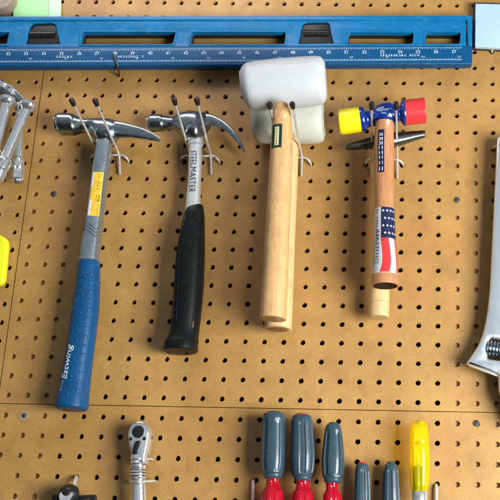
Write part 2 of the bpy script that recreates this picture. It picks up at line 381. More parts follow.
for w in wins:                                        # raised rim round each hand hole
    mb = MB(); g = lambda q, s: (q[0]+s*(1 if q[0] < sum(p[0] for p in w)/4 else -1), q[1]+s*.8*(1 if q[1] < 38.5 else -1))
    mb.plate([L_([(*g(q, -1.6), .15) for q in w]), L_([(*g(q, .3), .12) for q in w])], .55, D1-.045, .025); mb.build('window_rim', 'blue', t)
    mb = MB(); mb.plate([L_([(*g(q, -.35), .13) for q in w]), L_([(*g(q, .42), .11) for q in w])], .14, D1-.12, .008); mb.build('hand_hole_shade', 'vial', t)  # near-black sleeve added so the hand holes look shaded inside
mb = MB(); mb.plate([L_([(-60, 46.2), (472.2, 48), (472.2, 64.2), (470.5, 66), (-60, 66)])], .45, D1, .035); rul = mb.build('scale_rail', 'bluedk', t)
for w in vials:
    cxp = sum(q[0] for q in w)/4
    mb = MB(); mb.plate([L_(w)], .48, D1-.22, .02); h = mb.build('vial_block', 'vial', t)
    a = P(cxp-13, ly(cxp, 35), D1-.24); b = P(cxp+13, ly(cxp, 35), D1-.24)
    mb = MB(); mb.lathe(a, b-a, [(0, .05), (.02, .2), ((b-a).length-.02, .2), ((b-a).length, .05)], 20); mb.build('vial', 'black', h)
    mb = MB(); 
    for s in (-3, 3): 
        q = P(cxp+s, ly(cxp, 35), D1-.24); mb.lathe(q, b-a, [(-.012, .207), (.012, .207)], 20)
    mb.build('vial_line', 'edge', h)
mk = MB(); pz = D1+.004
zA = P(200, ly(200, 49.2), pz).z; slope = (P(460, ly(460, 49.2), pz).z-P(0, ly(0, 49.2), pz).z)/(P(460, ly(460, 49.2), pz).x-P(0, ly(0, 49.2), pz).x); xA = P(200, 49, pz).x
def rz(x, dz): return zA+slope*(x-xA)-dz
def quad(x0, x1, za, zb, y): mk.add([(x0, y, rz(x0, za)), (x1, y, rz(x1, za)), (x1, y, rz(x1, zb)), (x0, y, rz(x0, zb))], [(0, 1, 2, 3)])
x57 = P(454, 53, pz).x
for n_ in range(29, 58):
    x = x57-(57-n_)
    mk.text(str(n_), lambda v, x=x: (x+v.x, -pz-.002-v.z, rz(x+v.x, .30)+v.y), .27, extrude=.001)
    for k in range(16):
        xx = x+k/16-.5; L = .22 if k == 8 else (.15 if k % 4 == 0 else (.11 if k % 2 == 0 else .06))
        if xx < P(471, 52, pz).x-.05: quad(xx-.008, xx+.008, 0, L, -pz)
    for k in range(25):
        xx = x+k/25.4-.5
        if xx < P(471, 52, pz).x-.08: quad(xx-.007, xx+.007, .82-(.14 if k % 5 == 0 else .07), .82, -pz)
    if n_ % 2: bars(mk, lambda v, x=x: (x+.3+v.x, -pz-.002, rz(x+v.x, .6)+v.y), .22, .09, 2)
for px, w in ((66, 1.1), (131, 1.5), (400, 2.2)):
    x = P(px, 55, pz).x; bars(mk, lambda v, x=x: (x+v.x, -pz-.003, rz(x+v.x, .50)+v.y), w, .125, int(w*7))
mk.build('scale_marking', 'ink', rul)
# the peg that carries it, with its bent grey tip in front of the scale
t = thing('wire_peg', 'short grey peg bent up against the scale of the blue level', 'peg', P(118, 68, 0))
mb = MB(); mb.tube([P(119, 78, -.2), P(119, 73.5, .35), P(118, 66.5, 1.1), P(113.5, 54, 1.12)], [.06, .06, .06, .055], rad=.0); mb.build('wire', 'darksteel', t)
# steel bar under the level at the left
a = P(-60, 67.6, .35); b = P(59.5, 66.2, .35)
t = thing('steel_bar', 'dark steel bar with a bright end under the left end of the blue level', 'bar', b)
mb = MB(); mb.lathe(a, b-a, [(0, .1), ((b-a).length-.05, .1)], 16); mb.build('bar', 'darksteel', t)
mb = MB(); L = (b-a).length; mb.lathe(a, b-a, [(L-.06, .1), (L-.04, .13), (L+.05, .13), (L+.09, .08)], 16); mb.build('end_ball', 'zinc', t)
# pale blue metal plate at the top right
t = thing('metal_case', 'pale blue metal case with a dark painted shadow rim at the top right corner', 'case', P(488, 48, .7))
mb = MB(); mb.plate([[(475.5, 3.5, .06), (545, 5, .06), (545, 50, .06), (475, 46.5, .06)]], .52, .78, .03); mb.build('cover', 'palebox', t)
mb = MB(); mb.plate([[(473.3, 2.6), (546, 4), (546, 51), (473, 47.6)]], .2, .515, .02); mb.build('shadow_rim', 'edge', t)  # dark plate standing in for the shadow round the cover
mb = MB(); mb.tube([P(492, 53.5, -.2), P(492, 50.5, .3), P(492.5, 47.8, .5), P(510, 47.8, .55), P(510, 52, -.2)], .075, rad=.12); mb.build('hook_wire', 'zinc', t)
# mint card and a roll of tape at the top left
t = thing('card', 'mint green card standing behind the left end of the blue level', 'card', P(38, 16, .3))
mb = MB(); mb.plate([[(14, -30), (48.5, -30), (48.5, 22), (13, 22)]], .06, .2, .01); mb.build('card_panel', 'mint', t)
mb = MB(); mb.plate([[(48.6, -30), (60.8, -30), (60.5, 22), (48.6, 22)]], .06, .22, .01); mb.build('card_edge', 'mint2', t)
c = P(2, 2, .3); t = thing('tape_roll', 'round brownish tape roll at the top left corner, beside the mint card', 'tape roll', c)
mb = MB(); mb.lathe(c, (0, -1, 0), [(-.25, .8), (-.2, .86), (.6, .86), (.66, .8), (.66, .5)], 48); mb.build('tape', 'tape', t)
mb = MB(); mb.lathe(c, (0, -1, 0), [(-.2, .49), (.69, .49), (.7, .44), (.4, .42)], 40); mb.build('core', 'tape2', t)

# ------------------------------------------------------------------ hooks
def hook(label, tL, tR, dt, bL, bR, pegR, hL, hR, crossz):
    t = thing('pegboard_hook', label, 'hook', P(*bR, 0), 'two-prong hooks holding hammers and mallets')
    for tp, b, peg in ((tL, bL, (bL[0]+pegR[0]-bR[0], bL[1]+pegR[1]-bR[1])), (tR, bR, pegR)):
        T = P(*tp, dt); B = P(*b, .28); dirv = (B-T).normalized()
        mb = MB(); mb.tube([T+dirv*.12, B, P(*peg, .17)], .064, rad=.22); pr = mb.build('prong', 'zinc', t)
        mb = MB(); mb.lathe(T+dirv*.30, -dirv, [(0, .07), (.01, .12), (.2, .13), (.21, .14), (.36, .145), (.43, .115), (.46, .05)], 20); mb.build('rubber_tip', 'tip', pr)
    mb = MB(); z = crossz
    mb.tube([P(*hL, -.22), P(hL[0]+.5, hL[1]-2.5, .2), P(hL[0]+3, z, .36), P(hR[0]-5, z, .4), P(hR[0]-.8, hR[1]-4, .24), P(*hR, -.22)], .066, rad=.3); mb.build('cross_wire', 'zinc', t)
hook('double prong hook carrying the blue handled claw hammer', (71.8, 101), (95.3, 101), 3.7, (98.5, 154), (119.3, 155), (120, 174.5), (90.5, 160), (129, 164), 155)
hook('double prong hook carrying the black gripped claw hammer', (174.2, 100), (196.8, 100), 3.7, (190, 154.5), (211, 156), (211.3, 175), (181, 161), (220, 165), 156)
hook('long double prong hook carrying the two white mallets', (269.5, 104.5), (292.3, 104.5), 5.4, (279.5, 157), (302, 158), (301.3, 176.5), (272, 163), (311.5, 167), 157.5)
hook('double prong hook carrying the red and yellow hammer', (371.5, 104.5), (396, 104.5), 3.8, (372.3, 160), (397.3, 161), (397.5, 178.5), (365, 166), (403.5, 167), 159.5)

# ------------------------------------------------------------------ blue handled claw hammer
HS = .86                                              # silhouettes of level cylinders seen from below: true section is smaller
d = 1.05
t = thing('claw_hammer', 'steel claw hammer with long blue rubber grip and a yellow sticker on its shaft', 'hammer', P(103, 130, d))
poll = Loft([(57.5, 114.5, 58, 133, d), (60, 112.5, 60.5, 136, d), (72, 112.5, 72.5, 136.5, d), (77, 115, 77, 135, d), (84, 118, 84, 133.5, d), (92, 117.5, 92, 137, d), (101, 117, 102, 147, d, .9), (111, 118, 113, 144, d, .9), (119, 120.5, 118, 139, d, .9)], k=HS, e=2.1)
mb = MB(); poll.mesh(mb, .1, .1)
claw = [Loft([(110, 119, 111, 140, d+o*.5, .5), (122, 120.5, 120, 139, d+o*.8, .42), (134, 124, 131, 138.5, d+o, .36), (146, 128.5, 143, 139.5, d+o*1.1, .3), (155, 133.5, 153, 141, d+o*1.1, .3), (160.5, 138, 159.5, 142, d+o*1.1, .3)], k=HS, e=2.6) for o in (.35, -.35)]
for c in claw: c.mesh(mb, 0, .03)
mb.build('head', 'forged', t)
mb = MB(); mb.rings([[poll.pt(.012, 2*math.pi*j/36, -.03, .92)+Vector((-.09-x, 0, 0)) for j in range(36)] for x in (0, .02)]); mb.build('striking_face', 'satin', t)
sh = Loft([(97, 138, 111, 138, d, 1.15, 3.2), (96, 150, 111.5, 150, d, 1.2, 3.2), (93.5, 165, 109.5, 166, d, 1.2, 3), (91.5, 180, 107, 181, d, 1.2, 3), (86.5, 218, 103, 219, d, 1.15, 3), (81, 250, 99.5, 251, d, 1.1, 3), (79.5, 272, 98, 273, d, 1.1, 3)])
mb = MB(); sh.mesh(mb); s_ = mb.build('shaft', 'shaft', t)
f0, f1 = sh.f_row(175.5), sh.f_row(219)
mb = MB(); sh.patch(mb, f0, f1, -.45, .78, .012); st = mb.build('sticker', 'sticker_y', s_)
mb = MB(); sh.patch(mb, sh.f_row(203), sh.f_row(218.6), -.44, -.12, .016); sh.patch(mb, sh.f_row(176), sh.f_row(190), -.44, -.2, .016); mb.build('sticker_patch', 'sticker_w', st)
mb = MB(); bars(mb, sh.wrap((sh.f_row(180)+sh.f_row(200))/2, .30, .018), 1.05, .15, 9); bars(mb, sh.wrap(sh.f_row(209), .55, .018), .7, .05, 12); bars(mb, sh.wrap(sh.f_row(209), .4, .018), .7, .05, 12); mb.build('sticker_print', 'print_o', st)
mb = MB()
for v in (228, 231.5, 235):
    mb.tube([sh.pt(sh.f_row(v+3.5*math.sin(a*3)), a, .006) for a in [-.9+1.8*k/12 for k in range(13)]], .018, 6)
mb.build('shaft_engraving', 'darksteel', s_)
gr = Loft([(79, 262.5, 99.6, 262.5, d+.05, 1.1), (77.8, 268, 99.8, 268.5, d+.05, 1.1), (76, 285, 99.8, 286, d+.05, 1.1), (72, 310, 98.6, 311, d+.05, 1.05), (68.5, 335, 95.8, 336, d+.05, 1.05), (64.5, 360, 92.5, 361, d+.05, 1.05), (60, 383, 90, 384, d+.05, 1.05), (56, 400, 88.4, 401, d+.08, 1.08), (54.7, 406, 88, 407, d+.08, 1.08)], e=2.4)
mb = MB(); gr.mesh(mb, .06, .16); g = mb.build('grip', 'bluegrip', t)
mb = MB()
for k, v in enumerate(range(276, 400, 9)):
    for a in (-.62, -.02, .55):
        vv = v+(4 if a == -.02 else 0)
        if a < 0 and vv > 340 and a < -.3: continue
        q = gr.pt(gr.f_row(vv), a, 0); nrm = (gr.pt(gr.f_row(vv), a, .1)-q).normalized()
        mb.lathe(q, nrm, [(-.03, .1), (.004, .095), (.022, .06), (.028, .02)], 14)
mb.build('grip_dimple', 'bluegrip', g)['kind'] = 'stuff'
mb = MB(); mb.text('Estwing', gr.wrap(gr.f_row(366), -.42, .012, -1), .44, shear=.25, bold=.004); 
bars(mb, gr.wrap(gr.f_row(388), -.5, .012, -1), .5, .1, 5); mb.build('grip_lettering', 'ink', g)

# ------------------------------------------------------------------ black gripped claw hammer
d = 1.05
t = thing('claw_hammer', 'curved claw hammer with bright steel shaft and black rubber grip, between blue hammer and mallets', 'hammer', P(194, 125, d))
poll = Loft([(149.8, 115.5, 150, 130.5, d), (151.5, 113.8, 152, 132.5, d), (160, 113.5, 160.5, 132.3, d), (165, 115, 165, 131, d), (172, 116.5, 172, 130, d), (177, 114.5, 178, 134, d, 1, 2.4), (184, 112, 187, 142, d, .95, 2.6), (195, 111, 197, 145, d, .95, 2.6), (204, 112, 204, 138, d, .9, 2.6), (211, 113.5, 208, 131, d, .8)], k=HS)
mb = MB(); poll.mesh(mb, .08, .08)
for o in (.33, -.33):
    Loft([(200, 112, 201, 130, d+o*.6, .55), (209, 113, 209, 126.5, d+o*.8, .5), (219, 117, 217, 127.5, d+o, .42), (228.5, 124, 225, 131.5, d+o*1.1, .4), (236.5, 133.5, 233, 138.5, d+o*1.2, .5), (242.5, 144, 240, 146.5, d+o*1.25, .6), (245.6, 152, 243.6, 153, d+o*1.25, .7)], k=HS, e=2.6).mesh(mb, 0, .02)
mb.build('head', 'forged', t)
mb = MB(); mb.rings([[poll.pt(.012, 2*math.pi*j/36, -.03, .92)+Vector((-.075-x, 0, 0)) for j in range(36)] for x in (0, .02)]); mb.build('striking_face', 'satin', t)
sh = Loft([(187.5, 136, 203, 136, d, 1, 2.4), (188.4, 146, 202, 146, d, 1, 2.6), (188.5, 160, 202, 160, d, 1, 2.8), (188, 180, 201.2, 180, d), (186, 200, 200.6, 200, d), (184.5, 222, 199.6, 222, d)], e=2.6)
mb = MB(); sh.mesh(mb); s_ = mb.build('shaft', 'pale_steel', t)
mb = MB()
for v in (136.5, 140.5, 144.5):
    f = sh.f_row(v); q = sh.at(f); mb.rings([[sh.pt(f, 2*math.pi*j/36, off)+Vector((0, 0, dz)) for j in range(36)] for dz, off in ((.1, .0), (.05, .06), (-.05, .06), (-.1, 0))])
mb.build('collar', 'satin', s_)
mb = MB(); mb.text('STEELMASTER', sh.wrap(sh.f_row(172.5), -.1, .012), .335, spacing=1.06); mb.build('shaft_lettering', 'print_b', s_)
gr = Loft([(186, 211, 203.4, 206, d, 1, 2.4), (184.2, 215, 204.6, 213, d), (181.6, 225, 205, 225, d), (177.8, 245, 205.2, 245, d), (175.4, 262, 205, 262, d), (174, 285, 204, 285, d), (172.6, 305, 202.4, 305, d), (170.4, 328, 199.8, 328, d), (167.5, 338, 198.8, 338, d+.03), (164.2, 345, 198.4, 345, d+.08), (162.8, 350, 198, 350, d+.08)], e=2.3, dr=1.1)
mb = MB(); gr.mesh(mb, .05, .09); g = mb.build('grip', 'blackgrip', t)
mb = MB()
for a in (-.9, -.55, .95):
    mb.tube([gr.pt(gr.f_row(v), a*(1-.25*abs(v-270)/60), .0) for v in range(222, 330, 6)], .03, 8)
gr.patch(mb, gr.f_row(341), gr.f_row(343.5), -1.6, 1.6, .03)
mb.build('grip_ridge', 'blackgrip', g)
mb = MB(); pass
for v, a, w_, h_, n_ in ((222, -.62, .7, .05, 6), (325, .75, .5, .05, 5)):
    mb = MB(); bars(mb, gr.wrap(gr.f_row(v), a, .012), w_, h_, n_); mb.build('grip_marking', 'tape2', g)

# ------------------------------------------------------------------ two white mallets, one behind the other
def mallet(label, head, handle, hd, mats, end):
    t = thing('rubber_mallet', label, 'mallet', Vector(Loft(head).at(.5)[:3]), 'white rubber mallets')
    H = Loft(head, k=HS, e=2.15, n=48); mb = MB(); H.mesh(mb, .05, .05); mb.build('head', mats[0], t)
    S = Loft(handle, e=2.15, dr=1.05); mb = MB(); S.mesh(mb, .05, end); s_ = mb.build('handle', mats[1], t)
    q = S.at(1); u = Vector(q[3:6]).length; mb = MB(); mb.lathe(Vector(q[:3])+Vector((0, 0, -end)), (0, 0, -1), [(-.02, u*.86), (.006, u*.86-end*.6), (.01, u*.8-end*.6)], 40); mb.build('handle_end', 'sawn', s_)
    return t, H, S, s_
d = 1.35
t, H, S, s_ = mallet('ivory white rubber mallet with pale handle, hanging behind another mallet', [(253.6, 104, 253.8, 138, d), (255, 101, 255.4, 141.5, d), (258, 99, 258.6, 144, d), (268, 98, 268, 145.4, d), (292, 97, 292, 145.6, d), (312, 97, 312.6, 145.2, d), (319.5, 98, 320.4, 143.6, d), (322.4, 100, 323.2, 141, d), (323.6, 104, 324, 137, d)],
    [(277, 140, 299, 140, d), (275, 180, 298, 180, d), (271, 230, 296, 230, d), (267, 280, 294.2, 280, d), (265, 300, 293.5, 300, d), (264, 318, 292.8, 318, d), (264.2, 327, 292.4, 328, d)], d, ('rubber2', 'pale2'), .1)
d = 3.75
t, H, S, s_ = mallet('bright white rubber mallet with dark green label on its handle, hanging in front', [(241.3, 70, 243.4, 101, d), (242.6, 67, 245.4, 105, d), (245.5, 64, 248.5, 108.6, d), (250, 62, 253, 110.8, d), (262, 60, 264, 110.8, d), (285, 57.6, 286.4, 109.6, d), (305, 56.2, 307, 107.8, d), (317, 55.8, 319.4, 105.8, d), (321.6, 57, 323.6, 103.8, d), (324, 60.4, 325.6, 100, d)],
    [(275.5, 104.5, 288.5, 104.5, d+1.0), (273.4, 109, 290.2, 109, d+.8), (271.8, 120, 292, 120, d+.25), (270.5, 140, 293, 140, d+.1), (268, 180, 292, 180, d), (264.8, 230, 290, 230, d), (262.5, 270, 288.6, 270, d), (260, 300, 287.4, 300, d), (258.8, 317, 286.8, 319, d)], d, ('rubber', 'pale'), .05)
mb = MB(); S.patch(mb, S.f_row(128.5), S.f_row(152), -.95, .12, .01); lb = mb.build('label', 'green_l', s_)
mb = MB(); S.patch(mb, S.f_row(131), S.f_row(149.5), -.52, -.12, .014); mb.build('label_panel', 'cream_p', lb)
mb = MB(); bars(mb, S.wrap(S.f_row(140), -.32, .018), 1.0, .06, 9); mb.build('label_print', 'green_l', lb)
mb = MB(); bars(mb, H.wrap(.62, -.35, .006), .9, .09, 8); mb.build('head_marking', 'rubber2', t)

# ------------------------------------------------------------------ plain hammer behind, plastic faced hammer in front
d = 1.3
t = thing('steel_hammer', 'dark steel double ended hammer with cream handle, behind the red and yellow hammer', 'hammer', P(384, 142, d))
mb = MB(); Loft([(346.2, 145, 346.8, 149.6, d, 1.4), (352, 142.5, 353, 150, d, 1.2), (365, 138.5, 366, 149, d), (376, 135, 377.5, 149.5, d, 1.1), (390, 132.5, 391, 149, d, 1.1), (400, 132, 402, 145.5, d), (412, 131, 413.5, 141.5, d), (424, 130.5, 424.6, 137.8, d)], k=HS, e=2.6).mesh(mb, .05, .06); mb.build('head', 'darksteel', t)
S = Loft([(372.5, 145, 392, 145, d), (371.5, 200, 391, 200, d), (370, 260, 390, 260, d), (369.4, 290, 389.8, 290, d), (368.6, 302, 389.8, 302, d), (368, 316, 389.6, 316.5, d)], e=2.2)
mb = MB(); S.mesh(mb, 0, .07); s_ = mb.build('handle', 'cream', t)
mb = MB(); f = S.f_row(303); mb.tube([S.pt(f, 2*math.pi*j/36, -.004) for j in range(37)], .013, 6); mb.build('handle_groove', 'redwood', s_)
d = 2.45
t = thing('soft_face_hammer', 'soft face hammer with yellow and red plastic tips, blue head and flag label', 'hammer', P(384, 115, d))
ax0 = ((338+341.4)/2, (109+135.6)/2)
mb = MB(); Y = Loft([(338.3, 109.6, 341.2, 135.4, d), (340, 108.8, 343.2, 135.6, d), (348, 107.4, 351.6, 134.6, d), (357.6, 106, 361.6, 133, d)], k=HS); Y.mesh(mb, .04, .03); mb.build('plastic_tip', 'yellow', t)
mb = MB(); Rd = Loft([(404, 99.3, 406.8, 126.3, d), (414, 98, 417, 125.2, d), (423, 97.2, 425.6, 124.4, d)], k=HS); Rd.mesh(mb, .03, .06); mb.build('plastic_tip', 'red', t)
mb = MB(); B = Loft([(357.5, 107.5, 361, 132, d), (359, 106.4, 362.6, 132.3, d), (362.5, 106.2, 366, 131.2, d), (366, 110, 368.5, 128, d), (372, 109.5, 374, 127, d), (376.5, 105, 378, 127.5, d), (384, 102, 386, 128, d), (390, 102, 392, 126.5, d), (395.5, 105, 397, 124, d), (398.5, 106, 400, 121.5, d), (400.5, 101, 403, 125, d), (402.6, 98.6, 405.2, 126.6, d), (404.2, 99, 406.6, 126.2, d)], k=HS); B.mesh(mb); hd = mb.build('head', 'cobalt', t)
mb = MB(); bars(mb, lambda v: P(385+v.x*17, 109.5+v.x*-2.2-v.y*17, d+.75), .75, .09, 8); bars(mb, lambda v: P(384+v.x*17, 112.6-v.y*17, d+.78), .35, .07, 4)
mb2 = MB()
for ln, (u0, wd, vv, hh) in enumerate(((385, 13, 109.6, 1.5), (383.5, 6, 112.6, 1.2))):
    pass
def on_head(u, v):                                    # point of the blue head in front of pixel (u, v)
    f = B.f_col(u); best = min((i/40*math.pi-math.pi/2 for i in range(41)), key=lambda a: abs(Q(B.pt(f, a, .012))[1]-v)); return B.pt(f, best, .014)
mb = MB()
def stroke(us, vs): mb.tube([on_head(u, v) for u, v in zip(us, vs)], .022, 6)
x = 378
for k in range(8):
    u = 378.5+k*1.75; v = 110.3-k*.25; stroke((u, u+random.uniform(.2, 1.2)), (v-.7, v+.8))
for k in range(3): stroke((381.5+k*1.8, 382.6+k*1.8), (113.2, 112.6))
mb.build('head_lettering', 'ink', hd)
S = Loft([(375.5, 123, 394, 123, d+.5, 1), (374.5, 131, 394.2, 131, d+.32), (373.6, 150, 394.6, 150, d+.1), (374, 175, 394.6, 175, d), (374.3, 205, 394.6, 205, d), (373.8, 230, 395.4, 230, d), (372.6, 255, 396.8, 255, d), (371.3, 272, 398.4, 272, d), (370.6, 281, 399.4, 281, d), (370.6, 285, 399.4, 285, d)], e=2.1)
mb = MB(); S.mesh(mb, .04, .05); s_ = mb.build('handle', 'redwood', t)
f = S.at(1); c = Vector(f[:3]); u = Vector(f[3:6]).length
mb = MB(); mb.lathe(c+Vector((0, 0, -.045)), (0, 0, -1), [(-.02, u*.9), (.012, u*.9), (.016, u*.84)], 40); mb.build('handle_end', 'endgrain', s_)
mb = MB(); S.patch(mb, S.f_row(133), S.f_row(176), -.62, .02, .01); lb = mb.build('handle_label', 'navy', s_)
mb = MB(); bars(mb, S.wrap(S.f_row(154.5), -.3, .016), 1.6, .19, 8); mb.build('label_lettering', 'sticker_w', lb)
mb = MB(); q0, q1 = S.f_row(210), S.f_row(276); S.patch(mb, q0, q1, -1.55, 1.5, .012, 20, 24); fl = mb.build('flag_label', 'sticker_g', s_)
mb = MB(); S.patch(mb, q0, S.f_row(241), -.3, 1.5, .018); mb.build('flag_canton', 'navy', fl)
mb = MB()
for i in range(4):
    for j in range(4):
        a = -.1+j*.37+(.16 if i % 2 else 0); f = S.f_row(214+i*7.4); q = S.pt(f, a, .02)
        mb.add([q+Vector((.078*(1 if k % 2 == 0 else .42)*math.sin(k*math.pi/5)*math.cos(a), .078*(1 if k % 2 == 0 else .42)*math.sin(k*math.pi/5)*math.sin(a), .078*(1 if k % 2 == 0 else .42)*math.cos(k*math.pi/5))) for k in range(10)], [tuple(range(10))])
mb.build('flag_star', 'sticker_w', fl)
mb = MB()
for a0, a1 in ((-.32, .36), (1.0, 1.3)):
    vs = []; na = 6; nf = 16; g0, g1 = S.f_row(241), S.f_row(275.5)
    for i in range(nf+1):
        for j in range(na+1):
            k = i/nf; vs.append(S.pt(g0+(g1-g0)*k, a0+(a1-a0)*j/na+.16*math.sin(k*3.4)+(.0 if a0 > -.2 else .0), .018))
    mb.add(vs, [(i*(na+1)+j, i*(na+1)+j+1, (i+1)*(na+1)+j+1, (i+1)*(na+1)+j) for i in range(nf) for j in range(na)])
mb.build('flag_stripe', 'print_red', fl)
mb = MB(); bars(mb, S.wrap(S.f_row(228), -.75, .02), 1.3, .1, 12); bars(mb, S.wrap(S.f_row(252), -.62, .02), 1.5, .16, 10); bars(mb, S.wrap(S.f_row(258), -1.0, .02), 1.2, .08, 12); mb.build('flag_lettering', 'navy', fl)

# ------------------------------------------------------------------ adjustable wrench at the right border
d = 1.1
t = thing('adjustable_wrench', 'large satin chrome adjustable wrench hanging head down at the right border', 'wrench', P(500, 250, d))
body = [(497.6, 135, .3), (524, 135, .3), (523, 310, .8), (532, 345, .4), (536, 372, .2), (536, 425, .2), (516, 428, .2), (504, 402, .3), (499, 392, .3), (498.6, 374.5, .2), (466.4, 363, .05), (480.5, 343, .6), (487, 318, .9), (490, 290, .5)]
mb = MB(); mb.plate([body, [(488.5, 345, .1), (490.5, 337.5, .1), (506, 340, .1), (504, 361, .1), (487.5, 358.5, .1)]], d-.25, d+.25, .11); mb.build('body', 'wrench', t)
mb = MB(); a = P(486.5, 348, d); b = P(506, 351, d); ax = b-a; L = ax.length; prof = []
for k in range(97): prof.append((L*k/96, .40+.045*math.sin(k/96*2*math.pi*6)))
mb.lathe(a, ax, prof, 28); mb.build('knurl', 'forged', t)
mb = MB(); mb.plate([[(469, 364.3), (498.4, 375), (498.2, 376.6), (469, 365.4)]], d-.2, d+.1, .01); mb.build('sliding_jaw', 'satin', t)
mb = MB(); mb.plate([[(503, 160, .3), (518, 160, .3), (517, 290, .3), (501, 290, .3)]], d+.24, d+.27, .01); mb.build('handle_panel', 'satin', t)
t = thing('wire_peg', 'zinc peg holding the adjustable wrench by its top', 'peg', P(493, 149, 0))
mb = MB(); mb.tube([P(493, 149, -.2), P(493, 148, .3), P(503, 143, 1.8)], .08); mb.build('wire', 'zinc', t)

# ------------------------------------------------------------------ chrome bars at the left border
def bar_tool(label, top, bot, d0, d1, rad, head, block, extra=None):
    t = thing('drive_bar', label, 'socket bar', P(*top, d0), 'chrome socket bars')
    A = P(*top, d0); Bq = P(*bot, d1); ax = Bq-A; L = ax.length
    mb = MB(); mb.lathe(A, ax, [(0, rad), (L, rad)], 28); mb.build('shank', 'chrome', t)
    mb = MB(); mb.lathe(A, ax, [(-.3, .12), (-.26, head*.8), (-.15, head), (-.02, head), (.1, head*.86), (.22, rad*1.02)], 32); mb.build('flared_head', 'chrome', t)
    mb = MB(); mb.lathe(A+ax*(1-.02/L), ax, [(-.12, rad*1.05), (0, block*.92), (.05, block), (.55, block), (.6, block*.9), (.7, block*.9), (.74, block), (1.15, block), (1.22, block*.82)], 32); s_ = mb.build('socket_end', 'chrome', t)
    mb = MB(); q = A+ax*(1+1.22/L); mb.lathe(q, ax, [(-.02, block*.55), (.12, block*.5), (.14, block*.3)], 4); mb.build('drive_square', 'forged', s_)
    return t
bar_tool('chrome bar hanging straight with a grooved socket end, nearest the vertical seam', (20, 108), (18.3, 160), 1.0, 1.0, .22, .34, .33)
bar_tool('chrome bar with flared top, leaning across in front of the straight bar', (27.5, 106.5), (4.5, 160), 1.75, 1.75, .27, .46, .4)
bar_tool('short chrome bar at the left border with a flared top', (7, 101), (-6, 150), 1.9, 1.9, .27, .42, .4)
t = thing('tool_hanger', 'dark steel hanger arm from which the chrome bars hang at the left', 'hanger', P(8, 92, 1))
mb = MB(); mb.plate([[(-25, 78, .2), (1, 80, .2), (14, 87, .3), (27, 101, .2), (24, 106, .2), (10, 96, .3), (-2, 91, .2), (-25, 90, .2)]], .9, 1.35, .06); mb.build('arm', 'forged', t)
mb = MB()
for q in ((3, 86), (12, 91.5)): mb.lathe(P(*q, 1.35), (0, -1, 0), [(-.05, .2), (.14, .2), (.2, .12)], 20)
mb.build('pivot_pin', 'chrome', t)

# ------------------------------------------------------------------ yellow case at the left border
t = thing('tape_measure', 'bright yellow plastic tool case sticking in from the left border', 'tool', P(-5, 260, .8))
mb = MB(); mb.plate([[(-32, 229, .2), (-4, 232.5, .25), (6.0, 238, .25), (7.0, 243, .2), (3.6, 280, .25), (-1, 284.5, .3), (-33, 287, .3)]], .15, .62, .1); mb.build('case', 'lime', t)
mb = MB(); mb.plate([[(-30, 236, .3), (-6, 238, .3), (-9, 276, .3), (-31, 280, .3)]], .6, .68, .03); mb.build('face_plate', 'black', t)

# ------------------------------------------------------------------ ratchet
d = 1.15
t = thing('ratchet', 'chrome ratchet wrench with black dial and lever, standing below the horizontal seam', 'ratchet', P(138, 470, d))
out = [(127.2, 436), (128, 429), (131.5, 423.5), (136.5, 420.4), (142.8, 421), (147.3, 424.6), (149.6, 431), (149.2, 438), (147.6, 446), (145.6, 455), (145.2, 464), (131.2, 464), (130.8, 455), (128.4, 446)]
mb = MB(); mb.plate([[(*q, .12) for q in out]], d-.85, d+.22, .16); hd = mb.build('head', 'chrome', t)
mb = MB(); c = P(138.2, 431.8, d+.22); mb.lathe(c, (0, -1, 0), [(-.05, .3), (.025, .3), (.04, .27), (.03, .2), (.05, .12)], 36); mb.build('dial', 'black', hd)
mb = MB()
for q in ((130.6, 439), (144.2, 438.6)): mb.lathe(P(*q, d+.215), (0, -1, 0), [(-.03, .095), (.012, .09), (.014, .05)], 18)
mb.build('screw_hole', 'smoke', hd)
mb = MB(); mb.plate([[(135.4, 441, .08), (139.8, 440.2, .08), (140.2, 445, .1), (136.8, 453.5, .08), (132, 454.2, .08), (132.6, 448, .1)]], d+.18, d+.34, .04); mb.build('reverse_lever', 'black', hd)
mb = MB(); S = Loft([(130.8, 455, 144.6, 455, d-.08), (130.2, 459, 145.4, 459, d-.08), (130.8, 461, 144.8, 461, d-.08), (130, 463, 146, 463, d-.08), (130, 467, 146, 467, d-.08), (131, 469, 145.4, 469, d-.08), (130, 471.5, 146.2, 471.5, d-.08), (129.6, 477, 146.6, 477, d-.08), (131.5, 480, 145.4, 480, d-.08), (132, 490, 146, 490, d-.08), (131.5, 520, 147.5, 520, d-.08), (130, 570, 149, 570, d-.08)], m=4)
S.mesh(mb, .02, .3); hn = mb.build('handle', 'chrome', t)
mb = MB()
for v in (464.5, 470, 473, 476):
    mb.tube([S.pt(S.f_row(v), 2*math.pi*j/32, .0) for j in range(33)], .025, 6)
mb.build('handle_ring', 'darksteel', hn)
t = thing('wire_peg', 'zinc wire holder gripping the neck of the chrome ratchet', 'peg', P(155, 480, 0))
mb = MB(); mb.tube([P(156, 481, -.2), P(154, 481, .5), P(147.5, 481, 1.1), P(139, 482.5, 1.75), P(130, 481.5, 1.2), P(129.5, 482, -.2)], .075, rad=.3); mb.tube([P(155, 459.8, -.2), P(152, 459, .6), P(145.5, 458.8, 1.05)], .06, rad=.2); mb.build('wire', 'zinc', t)

